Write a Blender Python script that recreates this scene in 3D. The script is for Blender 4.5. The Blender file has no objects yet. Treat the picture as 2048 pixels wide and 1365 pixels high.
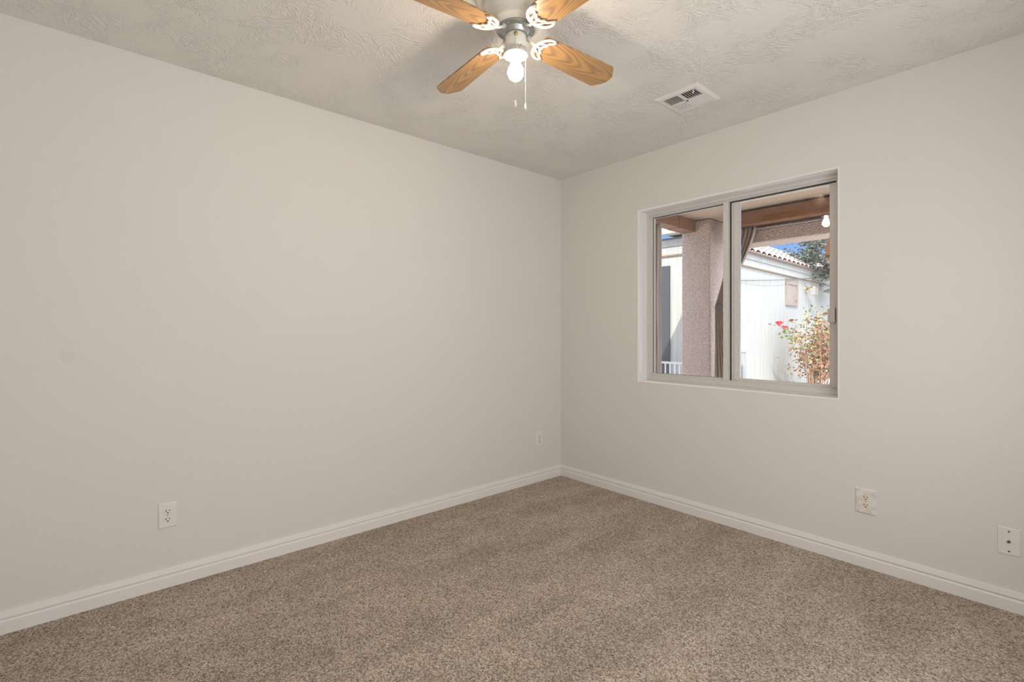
import bpy, math, random
from mathutils import Vector, Matrix
random.seed(7)
PI = math.pi
SC = bpy.context.scene
COL = SC.collection

# ------------------------------------------------------------------ camera
F_PX = 971.0
cd = bpy.data.cameras.new('camera'); cam = bpy.data.objects.new('camera', cd); COL.objects.link(cam)
cam.location = (2.758, -2.956, 1.189)
cam.rotation_euler = (PI/2, 0, math.radians(48.77))
cd.sensor_width = 36.0; cd.lens = 36.0*F_PX/2048.0
cd.shift_y = (663.0-682.5)/2048.0
cd.clip_start = 0.05
SC.camera = cam

# ------------------------------------------------------------------ view, world, sun
SC.view_settings.view_transform = 'Standard'; SC.view_settings.look = 'None'
SC.view_settings.exposure = 0.0; SC.view_settings.gamma = 1.0
SC.view_settings.use_curve_mapping = False

wd = bpy.data.worlds.new('sky'); SC.world = wd; wd.use_nodes = True
nt = wd.node_tree; nt.nodes.clear()
def wn(t): return nt.nodes.new(t)
tc = wn('ShaderNodeTexCoord'); sep = wn('ShaderNodeSeparateXYZ'); nt.links.new(tc.outputs['Generated'], sep.inputs[0])
rmp = wn('ShaderNodeValToRGB'); nt.links.new(sep.outputs['Z'], rmp.inputs[0])
rmp.color_ramp.elements[0].position = 0.0; rmp.color_ramp.elements[0].color = (.42, .62, 1.0, 1)
rmp.color_ramp.elements[1].position = 0.7; rmp.color_ramp.elements[1].color = (.9, 1.25, 1.9, 1)
e = rmp.color_ramp.elements.new(0.17); e.color = (.27, .50, .98, 1)
e = rmp.color_ramp.elements.new(0.30); e.color = (.30, .55, 1.05, 1)
nz = wn('ShaderNodeTexNoise'); nz.inputs['Scale'].default_value = 3.0; nz.inputs['Detail'].default_value = 6
mp = wn('ShaderNodeMapping'); mp.inputs['Scale'].default_value = (1, 1, 2.5); mp.inputs['Location'].default_value = (0.4, 0.1, 0.0)
nt.links.new(tc.outputs['Generated'], mp.inputs[0]); nt.links.new(mp.outputs[0], nz.inputs['Vector'])
cr = wn('ShaderNodeValToRGB'); cr.color_ramp.elements[0].position = .44; cr.color_ramp.elements[1].position = .60
nt.links.new(nz.outputs['Fac'], cr.inputs[0])
cm = wn('ShaderNodeMapRange'); nt.links.new(sep.outputs['Z'], cm.inputs[0])      # clear band low over the yard, cloud above it
cm.inputs[1].default_value = .19; cm.inputs[2].default_value = .36
cf = wn('ShaderNodeMath'); cf.operation = 'MULTIPLY'; nt.links.new(cr.outputs[0], cf.inputs[0]); nt.links.new(cm.outputs[0], cf.inputs[1])
dt = wn('ShaderNodeVectorMath'); dt.operation = 'DOT_PRODUCT'; nt.links.new(tc.outputs['Generated'], dt.inputs[0]); dt.inputs[1].default_value = (.80, -.42, .42)
sg = wn('ShaderNodeMapRange'); nt.links.new(dt.outputs['Value'], sg.inputs[0])   # sky grows brighter towards the sun
sg.inputs[1].default_value = .0; sg.inputs[2].default_value = .9; sg.inputs[3].default_value = 1.0; sg.inputs[4].default_value = 2.8
mx = wn('ShaderNodeMixRGB'); nt.links.new(cf.outputs[0], mx.inputs[0]); nt.links.new(rmp.outputs[0], mx.inputs[1])
hi = wn('ShaderNodeMapRange'); nt.links.new(sep.outputs['Z'], hi.inputs[0])     # clouds are brightest overhead
hi.inputs[1].default_value = .15; hi.inputs[2].default_value = .55; hi.inputs[3].default_value = 1.1; hi.inputs[4].default_value = 3.2
cb = wn('ShaderNodeVectorMath'); cb.operation = 'SCALE'; cb.inputs[0].default_value = (1.0, .985, .96); nt.links.new(hi.outputs[0], cb.inputs['Scale'])
nt.links.new(cb.outputs[0], mx.inputs[2])
sk = wn('ShaderNodeVectorMath'); sk.operation = 'SCALE'; nt.links.new(mx.outputs[0], sk.inputs[0]); nt.links.new(sg.outputs[0], sk.inputs['Scale'])
bg = wn('ShaderNodeBackground'); nt.links.new(sk.outputs[0], bg.inputs[0]); bg.inputs[1].default_value = 1.0
out = wn('ShaderNodeOutputWorld'); nt.links.new(bg.outputs[0], out.inputs[0])

sd = bpy.data.lights.new('sun', 'SUN'); sun = bpy.data.objects.new('sun', sd); COL.objects.link(sun)
sd.energy = 8.0; sd.angle = math.radians(0.6); sd.color = (1.0, .96, .88)
sun.rotation_euler = Vector((-.30, .72, -.60)).to_track_quat('-Z', 'Y').to_euler()
sun.location = (6, -8, 8)

def area(name, loc, direction, sx, sy, power, color):
    d = bpy.data.lights.new(name, 'AREA'); d.shape = 'RECTANGLE'; d.size = sx; d.size_y = sy
    d.energy = power; d.color = color
    o = bpy.data.objects.new(name, d); COL.objects.link(o); o.location = loc
    o.rotation_euler = Vector(direction).to_track_quat('-Z', 'Y').to_euler()
    return o
# light levels
BULB_L, REAR_FILL_W, SIDE_FILL_W, FLASH_W, SUN_W, SKY_W = 138, 11, 22.5, 0, 5.4, 1.0
sd.energy = SUN_W; bg.inputs[1].default_value = SKY_W
# fill lamp added out of view behind the camera to brighten the room
area('rear_fill_light', (3.115, -2.95, 1.03), (-1, 0.05, 0), .85, 1.95, REAR_FILL_W, (1.0, .985, .965))
# second added fill lamp, out of view on the camera's right hand
area('side_fill_light', (3.108, -1.55, 1.30), (-1, 0, -.05), 1.5, 1.3, SIDE_FILL_W, (.97, .98, 1.0))

# ------------------------------------------------------------------ materials
def mat(name, color, rough=.6, metal=0.0, spec=.5, build=None):
    m = bpy.data.materials.new(name); m.use_nodes = True
    t = m.node_tree; p = t.nodes['Principled BSDF']
    p.inputs['Base Color'].default_value = (*color, 1); p.inputs['Roughness'].default_value = rough
    p.inputs['Metallic'].default_value = metal; p.inputs['Specular IOR Level'].default_value = spec
    if build: build(t, p)
    return m
def node(t, kind, **kw):
    n = t.nodes.new(kind)
    for k, v in kw.items():
        if k in n.inputs: n.inputs[k].default_value = v
        else: setattr(n, k, v)
    return n
def coords(t, scale=(1, 1, 1), rot=(0, 0, 0)):
    c = node(t, 'ShaderNodeTexCoord'); m = node(t, 'ShaderNodeMapping')
    m.inputs['Scale'].default_value = scale; m.inputs['Rotation'].default_value = rot
    t.links.new(c.outputs['Object'], m.inputs[0]); return m.outputs[0]
def ramp(t, src, stops):
    r = node(t, 'ShaderNodeValToRGB'); t.links.new(src, r.inputs[0])
    els = r.color_ramp.elements
    while len(els) < len(stops): els.new(.5)
    for e, (p, c) in zip(els, stops):
        e.position = p; e.color = (*c, 1) if len(c) == 3 else c
    return r.outputs[0]
def bump(t, p, src, strength, dist):
    b = node(t, 'ShaderNodeBump'); b.inputs['Strength'].default_value = strength; b.inputs['Distance'].default_value = dist
    t.links.new(src, b.inputs['Height']); t.links.new(b.outputs[0], p.inputs['Normal']); return b
def noise(t, vec, scale, detail=3, rough=.5):
    n = node(t, 'ShaderNodeTexNoise'); n.inputs['Scale'].default_value = scale
    n.inputs['Detail'].default_value = detail; n.inputs['Roughness'].default_value = rough
    t.links.new(vec, n.inputs['Vector']); return n.outputs['Fac']
def mth(t, op, a, b=None):
    n = node(t, 'ShaderNodeMath', operation=op)
    for i, s in enumerate((a, b)):
        if s is None: continue
        if isinstance(s, (int, float)): n.inputs[i].default_value = s
        else: t.links.new(s, n.inputs[i])
    return n.outputs[0]
def mixc(t, f, a, b):
    n = node(t, 'ShaderNodeMixRGB')
    if isinstance(f, (int, float)): n.inputs[0].default_value = f
    else: t.links.new(f, n.inputs[0])
    for i, s in ((1, a), (2, b)):
        if isinstance(s, tuple): n.inputs[i].default_value = (*s, 1)
        else: t.links.new(s, n.inputs[i])
    return n.outputs[0]

WALL = (.79, .765, .73)
def b_wall(t, p):
    v = coords(t)
    n1 = noise(t, v, 95, 2); n2 = noise(t, v, 38, 2)
    h = mth(t, 'ADD', mth(t, 'MULTIPLY', n1, .5), n2)
    bump(t, p, h, .35, .0022)
M_WALL = mat('painted_wall', WALL, .62, spec=.25, build=b_wall)
def b_wallspot(t, p):
    b_wall(t, p)
    c = node(t, 'ShaderNodeTexCoord'); d = node(t, 'ShaderNodeVectorMath', operation='DISTANCE')
    t.links.new(c.outputs['Object'], d.inputs[0]); d.inputs[1].default_value = (0, -3.015, 1.082)
    f = ramp(t, mth(t, 'MULTIPLY', d.outputs['Value'], 20.0), [(.42, (1, 1, 1)), (.58, (0, 0, 0))])
    t.links.new(mixc(t, f, WALL, (.755, .73, .695)), p.inputs['Base Color'])
M_WALL_SPOT = mat('painted_wall_with_patch', WALL, .62, spec=.25, build=b_wallspot)
def b_ceil(t, p):
    # stomped plaster: brush strokes whose direction changes from patch to patch
    v = coords(t)
    wob = node(t, 'ShaderNodeTexNoise', Scale=9.0); t.links.new(v, wob.inputs['Vector'])
    va = node(t, 'ShaderNodeVectorMath', operation='MULTIPLY_ADD')
    t.links.new(wob.outputs['Color'], va.inputs[0]); va.inputs[1].default_value = (.10, .10, 0); t.links.new(v, va.inputs[2])
    hs = []
    for sc, off in ((8.5, 0.0), (6.0, 3.3)):
        vo = node(t, 'ShaderNodeTexVoronoi', Scale=sc)
        ad = node(t, 'ShaderNodeVectorMath', operation='ADD'); t.links.new(va.outputs[0], ad.inputs[0]); ad.inputs[1].default_value = (off, off, 0)
        t.links.new(ad.outputs[0], vo.inputs['Vector'])
        sp = node(t, 'ShaderNodeSeparateXYZ'); t.links.new(vo.outputs['Color'], sp.inputs[0])
        ang = mth(t, 'MULTIPLY', sp.outputs['X'], 6.283)
        vr = node(t, 'ShaderNodeVectorRotate', rotation_type='Z_AXIS'); t.links.new(ad.outputs[0], vr.inputs['Vector']); t.links.new(ang, vr.inputs['Angle'])
        mm = node(t, 'ShaderNodeMapping'); mm.inputs['Scale'].default_value = (26, 125, 1); t.links.new(vr.outputs[0], mm.inputs[0])
        n = noise(t, mm.outputs[0], 1.0, 1.5)
        hs.append(ramp(t, n, [(.38, (0, 0, 0)), (.50, (.5, .5, .5)), (.62, (1, 1, 1))]))
    h = mth(t, 'SUBTRACT', mth(t, 'MULTIPLY', mth(t, 'ADD', hs[0], hs[1]), .5), .5)
    msk = ramp(t, noise(t, v, 5.5, 2), [(.40, (.04, .04, .04)), (.56, (1, 1, 1))])
    bump(t, p, mth(t, 'MULTIPLY', h, msk), .8, .0042)
M_CEIL = mat('stomped_ceiling', (.84, .815, .775), .7, spec=.15, build=b_ceil)
def b_carpet(t, p):
    v = coords(t)
    vo = node(t, 'ShaderNodeTexVoronoi', Scale=210.0); t.links.new(v, vo.inputs['Vector'])
    sp = node(t, 'ShaderNodeSeparateXYZ'); t.links.new(vo.outputs['Color'], sp.inputs[0])
    n = noise(t, v, 330, 3, .7)
    f = mth(t, 'ADD', mth(t, 'MULTIPLY', sp.outputs['X'], .55), mth(t, 'MULTIPLY', n, .45))
    c = ramp(t, f, [(.20, (.20, .153, .110)), (.40, (.42, .342, .265)), (.62, (.60, .505, .415)), (.85, (.88, .79, .69))])
    # pile lying two ways where the vacuum cleaner went, and footprints
    s1 = noise(t, coords(t, (3.4, .75, 1), (0, 0, .06)), 1.35, 2)
    s2 = noise(t, v, 7, 3)
    k = ramp(t, mth(t, 'ADD', mth(t, 'MULTIPLY', s1, .65), mth(t, 'MULTIPLY', s2, .35)), [(.38, (.87, .862, .85)), (.62, (1.12, 1.12, 1.13))])
    m = node(t, 'ShaderNodeMixRGB', blend_type='MULTIPLY'); m.inputs[0].default_value = 1.0
    t.links.new(c, m.inputs[1]); t.links.new(k, m.inputs[2]); t.links.new(m.outputs[0], p.inputs['Base Color'])
    bump(t, p, mth(t, 'ADD', vo.outputs['Distance'], n), .8, .004)
M_CARPET = mat('beige_carpet', (.35, .28, .21), .95, spec=.05, build=b_carpet)
M_TRIM = mat('white_gloss_paint', (.87, .845, .82), .4, spec=.4)
M_REVEAL_LIT = mat('daylit_reveal_paint', (.93, .925, .91), .30, spec=.6)  # whiter than the wall: daylight on the reveal is put into the colour
M_PLATE = mat('white_plastic', (.85, .825, .79), .35)
M_PLATE_DIRTY = mat('scuffed_white_plastic', (.80, .78, .745), .45, build=lambda t, p: t.links.new(ramp(t, noise(t, coords(t), 40, 4), [(.35, (.70, .68, .64)), (.55, (.84, .82, .79))]), p.inputs['Base Color']))
M_CREAM = mat('cream_plastic', (.85, .75, .615), .4)
M_SLOT = mat('dark_slot', (.03, .025, .02), .6)
M_STEEL = mat('dull_steel', (.45, .44, .42), .35, metal=1.0)
M_DARKSTEEL = mat('dark_screw', (.16, .15, .13), .45, metal=.7)
M_ALU = mat('pale_aluminium', (.7, .68, .64), .45, metal=.1, build=lambda t, p: t.links.new(ramp(t, noise(t, coords(t, (30, 30, 30)), 2, 4), [(.3, (.70, .67, .635)), (.7, (.76, .735, .70))]), p.inputs['Base Color']))
M_GASKET_GAP = mat('black_gasket_and_gap_shade', (.03, .028, .025), .7)
M_WHITE = mat('fan_white_enamel', (.78, .75, .67), .25)
M_ZINC = mat('zinc_plate', (.42, .44, .43), .35, metal=.85)
M_IRON = mat('white_blade_iron', (.66, .64, .60), .4)
M_CHAIN = mat('bead_chain', (.62, .57, .48), .35, metal=.6)
M_CHAINW = mat('white_bead_chain', (.86, .82, .74), .4)
def b_wood(t, p):
    # cathedral grain: nested arches along the blade, straight towards its edges
    c = node(t, 'ShaderNodeTexCoord'); sp = node(t, 'ShaderNodeSeparateXYZ'); t.links.new(c.outputs['Object'], sp.inputs[0])
    oi = node(t, 'ShaderNodeObjectInfo')
    y = mth(t, 'DIVIDE', mth(t, 'ADD', sp.outputs['Y'], .006), .058)
    nv = noise(t, coords(t, (4, 14, 1)), 1.0, 2)
    val = mth(t, 'ADD', mth(t, 'MULTIPLY', sp.outputs['X'], 13.0), mth(t, 'MULTIPLY', mth(t, 'MULTIPLY', y, y), 4.2))
    val = mth(t, 'ADD', val, mth(t, 'MULTIPLY', nv, 3.2))
    wv = mth(t, 'SINE', mth(t, 'MULTIPLY', val, 5.6))
    g = noise(t, coords(t, (5, 260, 1)), 1.0, 3)
    big = noise(t, coords(t, (3, 16, 1)), 1.3, 2)
    f = mth(t, 'ADD', mth(t, 'MULTIPLY', wv, .22), mth(t, 'ADD', mth(t, 'MULTIPLY', g, .42), mth(t, 'MULTIPLY', big, .45)))
    t.links.new(ramp(t, f, [(.20, (.29, .175, .10)), (.42, (.42, .24, .105)), (.70, (.51, .295, .11))]), p.inputs['Base Color'])
M_BLADE = mat('oak_veneer', (.5, .25, .07), .32, build=b_wood)
def emit(name, color, strength):
    m = bpy.data.materials.new(name); m.use_nodes = True; t = m.node_tree; t.nodes.clear()
    e_ = t.nodes.new('ShaderNodeEmission'); e_.inputs[0].default_value = (*color, 1); e_.inputs[1].default_value = strength
    o_ = t.nodes.new('ShaderNodeOutputMaterial'); t.links.new(e_.outputs[0], o_.inputs[0]); return m
M_BULB = emit('lit_bulb', (1.0, .82, .62), BULB_L)
def glass():
    m = bpy.data.materials.new('window_glass'); m.use_nodes = True; t = m.node_tree; t.nodes.clear()
    tr = t.nodes.new('ShaderNodeBsdfTransparent'); tr.inputs[0].default_value = (.985, .99, .985, 1)
    gl = t.nodes.new('ShaderNodeBsdfGlossy'); gl.inputs['Roughness'].default_value = 0.0
    fr = t.nodes.new('ShaderNodeFresnel'); fr.inputs[0].default_value = 1.5
    mxs = t.nodes.new('ShaderNodeMixShader'); o_ = t.nodes.new('ShaderNodeOutputMaterial')
    t.links.new(fr.outputs[0], mxs.inputs[0]); t.links.new(tr.outputs[0], mxs.inputs[1]); t.links.new(gl.outputs[0], mxs.inputs[2])
    t.links.new(mxs.outputs[0], o_.inputs[0]); return m
M_GLASS = glass()
def b_stucco(t, p, c0=(.42, .325, .27), c1=(.56, .45, .385)):
    v = coords(t); vo = node(t, 'ShaderNodeTexVoronoi', Scale=48.0); t.links.new(v, vo.inputs['Vector'])
    n = noise(t, v, 60, 4)
    t.links.new(ramp(t, n, [(.38, c0), (.60, c1)]), p.inputs['Base Color'])
    bump(t, p, mth(t, 'ADD', n, vo.outputs['Distance']), .8, .012)
M_STUCCO = mat('pink_stucco', (.7, .53, .43), .9, spec=.1, build=b_stucco)
M_SOFFIT = mat('porch_soffit', (.74, .585, .46), .9, spec=.1, build=lambda t, p: b_stucco(t, p, (.43, .325, .24), (.50, .385, .29)))
def b_timber(t, p):
    g = noise(t, coords(t, (9, 9, 60)), 1.0, 4)
    t.links.new(ramp(t, g, [(.3, (.14, .058, .024)), (.7, (.24, .105, .045))]), p.inputs['Base Color'])
M_TIMBER = mat('stained_timber', (.4, .17, .06), .6, build=b_timber)
M_CURTAIN = mat('taupe_cloth', (.35, .28, .225), .95, spec=.05, build=lambda t, p: t.links.new(ramp(t, noise(t, coords(t, (60, 60, 3)), 1, 3), [(.3, (.29, .23, .185)), (.7, (.42, .34, .275))]), p.inputs['Base Color']))
M_BAND = mat('grey_tieback', (.09, .095, .10), .9, spec=.05)
def b_siding(t, p):
    v = coords(t); g = noise(t, coords(t, (14, 14, .8)), 1.5, 4)
    t.links.new(ramp(t, g, [(.3, (.325, .315, .285)), (.65, (.395, .385, .35))]), p.inputs['Base Color'])
    bump(t, p, g, .4, .01)
M_SIDING = mat('white_panel_siding', (.86, .85, .81), .8, spec=.1, build=b_siding)
M_SEAM = mat('weathered_edge', (.20, .135, .08), .8)
M_TILE = mat('pale_roof_tile', (.78, .66, .60), .8, build=lambda t, p: t.links.new(ramp(t, noise(t, coords(t), 9, 4), [(.35, (.27, .20, .175)), (.6, (.40, .34, .31))]), p.inputs['Base Color']))
M_TERRA = mat('terracotta', (.38, .20, .115), .85)
M_DARKDOOR = mat('dark_screen', (.045, .045, .05), .6)
M_RAIL = mat('white_railing', (.52, .515, .50), .5)
M_BROWNWOOD = mat('weathered_board', (.62, .50, .40), .85, build=lambda t, p: t.links.new(ramp(t, noise(t, coords(t, (20, 20, 3)), 1, 4), [(.3, (.22, .17, .135)), (.7, (.33, .27, .225))]), p.inputs['Base Color']))
M_BRASS = mat('brass', (.50, .34, .17), .4, metal=.8)
M_LAMPGLASS = mat('dusty_lamp_glass', (.33, .325, .31), .3)
M_LAMPSHADE = mat('white_shade', (.48, .475, .455), .5)
M_LAMPIN = mat('brown_shade_lining', (.13, .09, .07), .6)
M_BEIGEBOX = mat('beige_box', (.36, .34, .25), .6)
M_AMBER = mat('amber_wood_lantern', (.58, .30, .12), .5)
M_GROUND = mat('pale_concrete', (.62, .57, .51), .9, build=lambda t, p: t.links.new(ramp(t, noise(t, coords(t), 3, 6), [(.3, (.72, .67, .61)), (.7, (.84, .79, .73))]), p.inputs['Base Color']))
M_ROOF = mat('roof_cover', (.45, .36, .31), .9)
def leafm(name, a, b):
    return mat(name, a, .6, build=lambda t, p: t.links.new(ramp(t, noise(t, coords(t), 14, 2), [(.35, a), (.65, b)]), p.inputs['Base Color']))
M_LEAF_G = leafm('green_rose_leaf', (.09, .13, .04), (.28, .29, .10))
M_LEAF_D = leafm('dry_rose_leaf', (.22, .095, .045), (.40, .23, .135))
M_STEM = mat('rose_cane', (.26, .165, .105), .8)
M_PETAL = mat('red_petal', (.72, .06, .09), .5)
M_BUD = mat('faded_rose_hip', (.30, .05, .06), .6)
M_BRANCH = mat('tree_bark', (.22, .18, .15), .9)
M_LEAF_T = leafm('tree_leaf', (.05, .06, .045), (.14, .16, .105))
M_CABLE = mat('grey_cable', (.11, .105, .10), .7)

# ------------------------------------------------------------------ mesh helpers
class MB:
    def __init__(s): s.v = []; s.f = []; s.sm = []
    def add(s, vs, fs, smooth=False):
        b = len(s.v); s.v += [tuple(p) for p in vs]
        s.f += [tuple(i+b for i in f) for f in fs]; s.sm += [smooth]*len(fs); return s
    def box(s, x0, x1, y0, y1, z0, z1):
        vs = [(x, y, z) for z in (z0, z1) for y in (y0, y1) for x in (x0, x1)]
        return s.add(vs, [(0, 2, 3, 1), (4, 5, 7, 6), (0, 1, 5, 4), (1, 3, 7, 5), (3, 2, 6, 7), (2, 0, 4, 6)])
    def bbox(s, x0, x1, y0, y1, z0, z1, b):
        """box with chamfered edges on all sides"""
        cx, cy, cz = (x0+x1)/2, (y0+y1)/2, (z0+z1)/2; hx, hy, hz = (x1-x0)/2, (y1-y0)/2, (z1-z0)/2
        idx = {}; vs = []
        for sx in (-1, 1):
            for sy in (-1, 1):
                for sz in (-1, 1):
                    for a, (dx, dy, dz) in enumerate(((0, b, b), (b, 0, b), (b, b, 0))):
                        idx[(sx, sy, sz, a)] = len(vs)
                        vs.append((cx+sx*(hx-dx), cy+sy*(hy-dy), cz+sz*(hz-dz)))
        fs = []
        g = lambda *k: idx[k]
        for q in (-1, 1):
            fs.append([g(q, -1, -1, 0), g(q, 1, -1, 0), g(q, 1, 1, 0), g(q, -1, 1, 0)][::q])
            fs.append([g(-1, q, -1, 1), g(-1, q, 1, 1), g(1, q, 1, 1), g(1, q, -1, 1)][::q])
            fs.append([g(-1, -1, q, 2), g(1, -1, q, 2), g(1, 1, q, 2), g(-1, 1, q, 2)][::q])
        for a in (-1, 1):
            for c in (-1, 1):
                fs.append([g(a, c, -1, 0), g(a, c, 1, 0), g(a, c, 1, 1), g(a, c, -1, 1)][::-a*c])
                fs.append([g(a, -1, c, 0), g(a, 1, c, 0), g(a, 1, c, 2), g(a, -1, c, 2)][::a*c])
                fs.append([g(-1, a, c, 1), g(1, a, c, 1), g(1, a, c, 2), g(-1, a, c, 2)][::-a*c])
                for d in (-1, 1):
                    fs.append([g(a, c, d, 0), g(a, c, d, 1), g(a, c, d, 2)][::a*c*d])
        return s.add(vs, [tuple(f) for f in fs])
    def lathe(s, prof, c=(0, 0), n=40, smooth=True, cap0=False, cap1=False):
        vs = []; fs = []
        for r, z in prof:
            for i in range(n):
                a = 2*PI*i/n; vs.append((c[0]+r*math.cos(a), c[1]+r*math.sin(a), z))
        for k in range(len(prof)-1):
            for i in range(n):
                j = (i+1) % n; fs.append((k*n+i, (k+1)*n+i, (k+1)*n+j, k*n+j))
        if cap0: fs.append(tuple(range(n)))
        if cap1: fs.append(tuple(range((len(prof)-1)*n, len(prof)*n))[::-1])
        return s.add(vs, fs, smooth)
    def tube(s, pts, r, n=8, smooth=True, flat=1.0, up=None):
        pts = [Vector(p) for p in pts]; rs = r if isinstance(r, (list, tuple)) else [r]*len(pts)
        vs = []; fs = []
        ref = Vector(up) if up else None
        pa = None
        for i, p in enumerate(pts):
            d = (pts[min(i+1, len(pts)-1)]-pts[max(i-1, 0)]).normalized()
            if ref is not None: a = d.cross(ref).normalized()
            elif pa is None: a = d.orthogonal().normalized()
            else: a = (pa-d*pa.dot(d)).normalized()
            pa = a; b = d.cross(a)
            for k in range(n):
                t = 2*PI*k/n; vs.append(p+a*math.cos(t)*rs[i]+b*math.sin(t)*rs[i]*flat)
        for i in range(len(pts)-1):
            for k in range(n):
                j = (k+1) % n; fs.append((i*n+k, i*n+j, (i+1)*n+j, (i+1)*n+k))
        fs.append(tuple(range(n))[::-1]); fs.append(tuple(range((len(pts)-1)*n, len(pts)*n)))
        return s.add(vs, fs, smooth)
    def sphere(s, c, r, n=12, m=8, sz=1.0):
        return s.lathe([(max(1e-5, r*math.sin(PI*k/m)), c[2]-r*sz*math.cos(PI*k/m)) for k in range(m+1)], (c[0], c[1]), n)
    def prism(s, poly, z0, z1, bev=0.0):
        """poly in xy extruded in z, with optional chamfer on the lower and upper rim (towards the centroid)"""
        n = len(poly); cx = sum(p[0] for p in poly)/n; cy = sum(p[1] for p in poly)/n
        def ring(z, k): return [(p[0]+(cx-p[0])*k, p[1]+(cy-p[1])*k, z) for p in poly]
        rings = [ring(z0, bev), ring(z0+(z1-z0)*.3, 0), ring(z0+(z1-z0)*.7, 0), ring(z1, bev)] if bev else [ring(z0, 0), ring(z1, 0)]
        vs = sum(rings, []); fs = []
        for k in range(len(rings)-1):
            for i in range(n):
                j = (i+1) % n; fs.append((k*n+i, k*n+j, (k+1)*n+j, (k+1)*n+i))
        fs.append(tuple(range(n))[::-1]); fs.append(tuple(range((len(rings)-1)*n, len(rings)*n)))
        return s.add(vs, fs)
    def sweep(s, prof, p0, p1, nrm):
        """profile (out, z) swept from p0 to p1 along the floor; nrm points out of the wall; miter ends given by p0/p1 offsets"""
        p0, p1, nrm = Vector(p0), Vector(p1), Vector(nrm); vs = []; m = len(prof)
        for base in (p0, p1):
            for o, z in prof: vs.append(base+nrm*o+Vector((0, 0, z)))
        fs = [(i, i+1, m+i+1, m+i) for i in range(m-1)]+[tuple(range(m))[::-1], tuple(range(m, 2*m))]
        return s.add(vs, fs)
    def xf(s, M):
        s.v = [tuple(M @ Vector(p)) for p in s.v]; return s
    def build(s, name, m, parent=None, loc=None, rotz=None):
        me = bpy.data.meshes.new(name); me.from_pydata(s.v, [], s.f); me.polygons.foreach_set('use_smooth', s.sm)
        me.materials.append(m); me.validate(); me.update()
        o = bpy.data.objects.new(name, me); COL.objects.link(o)
        if parent: o.parent = parent
        if loc: o.location = loc
        if rotz is not None: o.rotation_euler = (0, 0, rotz)
        return o
def fix_normals(o):
    import bmesh
    b = bmesh.new(); b.from_mesh(o.data); bmesh.ops.recalc_face_normals(b, faces=b.faces); b.to_mesh(o.data); b.free(); return o
def empty(name, loc=(0, 0, 0), rotz=0.0, parent=None):
    o = bpy.data.objects.new(name, None); COL.objects.link(o); o.location = loc; o.rotation_euler = (0, 0, rotz); o.empty_display_size = .05
    if parent: o.parent = parent
    return o
def tag(o, label, cat, group=None, kind=None):
    o['label'] = label; o['category'] = cat
    if group: o['group'] = group
    if kind: o['kind'] = kind
    return o
def struct(o, label=None):
    o['kind'] = 'structure'
    if label: o['label'] = label
    return o

# ------------------------------------------------------------------ room shell
RW, RL, RH = 3.14, 3.72, 2.44          # width (x), length (-y), height
X0, X1, Z0, Z1 = .754, 1.968, .840, 2.040   # window opening
struct(MB().box(-.14, RW+.14, -RL-.14, .22, -.05, 0).build('floor', M_CARPET), 'beige speckled carpet wall to wall')
struct(MB().box(-.14, RW+.14, -RL-.14, .22, RH, RH+.10).build('ceiling', M_CEIL), 'off-white stomped plaster ceiling')
struct(MB().box(-.14, 0, -RL-.14, 0, 0, RH).build('wall_left', M_WALL_SPOT), 'plain off-white wall on the left')
struct(MB().box(0, RW, -RL-.14, -RL, 0, RH).build('wall_back', M_WALL))
struct(MB().box(RW, RW+.14, -RL-.14, 0, 0, RH).build('wall_near', M_WALL))
def rect(e, y): return [(X0-e, y, Z0-e), (X1+e, y, Z0-e), (X1+e, y, Z1+e), (X0-e, y, Z1+e)]
w = MB(); R_ = .010
outer = [(-.14, 0, 0), (RW+.14, 0, 0), (RW+.14, 0, RH), (-.14, 0, RH)]
q4 = [(0, 1, 5, 4), (1, 2, 6, 5), (2, 3, 7, 6), (3, 0, 4, 7)]
w.add(outer+rect(R_, 0), q4)
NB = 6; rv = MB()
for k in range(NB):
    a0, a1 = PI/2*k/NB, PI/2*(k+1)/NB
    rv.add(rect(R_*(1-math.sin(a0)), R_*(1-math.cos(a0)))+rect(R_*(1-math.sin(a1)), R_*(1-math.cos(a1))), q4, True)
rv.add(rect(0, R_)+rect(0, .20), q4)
struct(fix_normals(rv.build('trim_1', M_REVEAL_LIT)), 'rounded plaster reveal around the window, daylight painted in as white')
back = [(p[0], .20, p[2]) for p in outer]
w.add(rect(0, .20)+back, q4)
w.add(outer+back, [(1, 0, 4, 5), (2, 1, 5, 6), (3, 2, 6, 7), (0, 3, 7, 4)])
struct(fix_normals(w.build('wall_right', M_WALL)), 'off-white wall with the window')

prof = [(0, .087), (.006, .087), (.0078, .0855), (.0088, .0815), (.0084, .0800), (.0095, .0790), (.0128, .0635), (.0128, .0625), (.0050, .0600), (.0050, .0570), (.0095, .0560), (.0128, .0535), (.0150, .0495), (.0155, .0470), (.0155, 0), (0, 0)]
m_ = MB(); o_l = [p for p in prof]
def base(name, p0, p1, nrm, d0, d1):
    """mitred baseboard: d0/d1 shift the ends by the profile's depth"""
    p0, p1, nrm = Vector(p0), Vector(p1), Vector(nrm); t = (p1-p0).normalized(); vs = []; n = len(prof)
    for b_, d in ((p0, d0), (p1, d1)):
        for o, z in prof: vs.append(b_+nrm*o+t*o*d+Vector((0, 0, z)))
    fs = [(i, i+1, n+i+1, n+i) for i in range(n-1)]+[tuple(range(n))[::-1], tuple(range(n, 2*n))]
    return struct(fix_normals(MB().add(vs, fs).build(name, M_TRIM)), 'white grooved baseboard')
base('baseboard_left', (0, -RL, 0), (0, 0, 0), (1, 0, 0), 1, -1)
base('baseboard_right', (0, 0, 0), (RW, 0, 0), (0, -1, 0), 1, -1)

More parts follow.
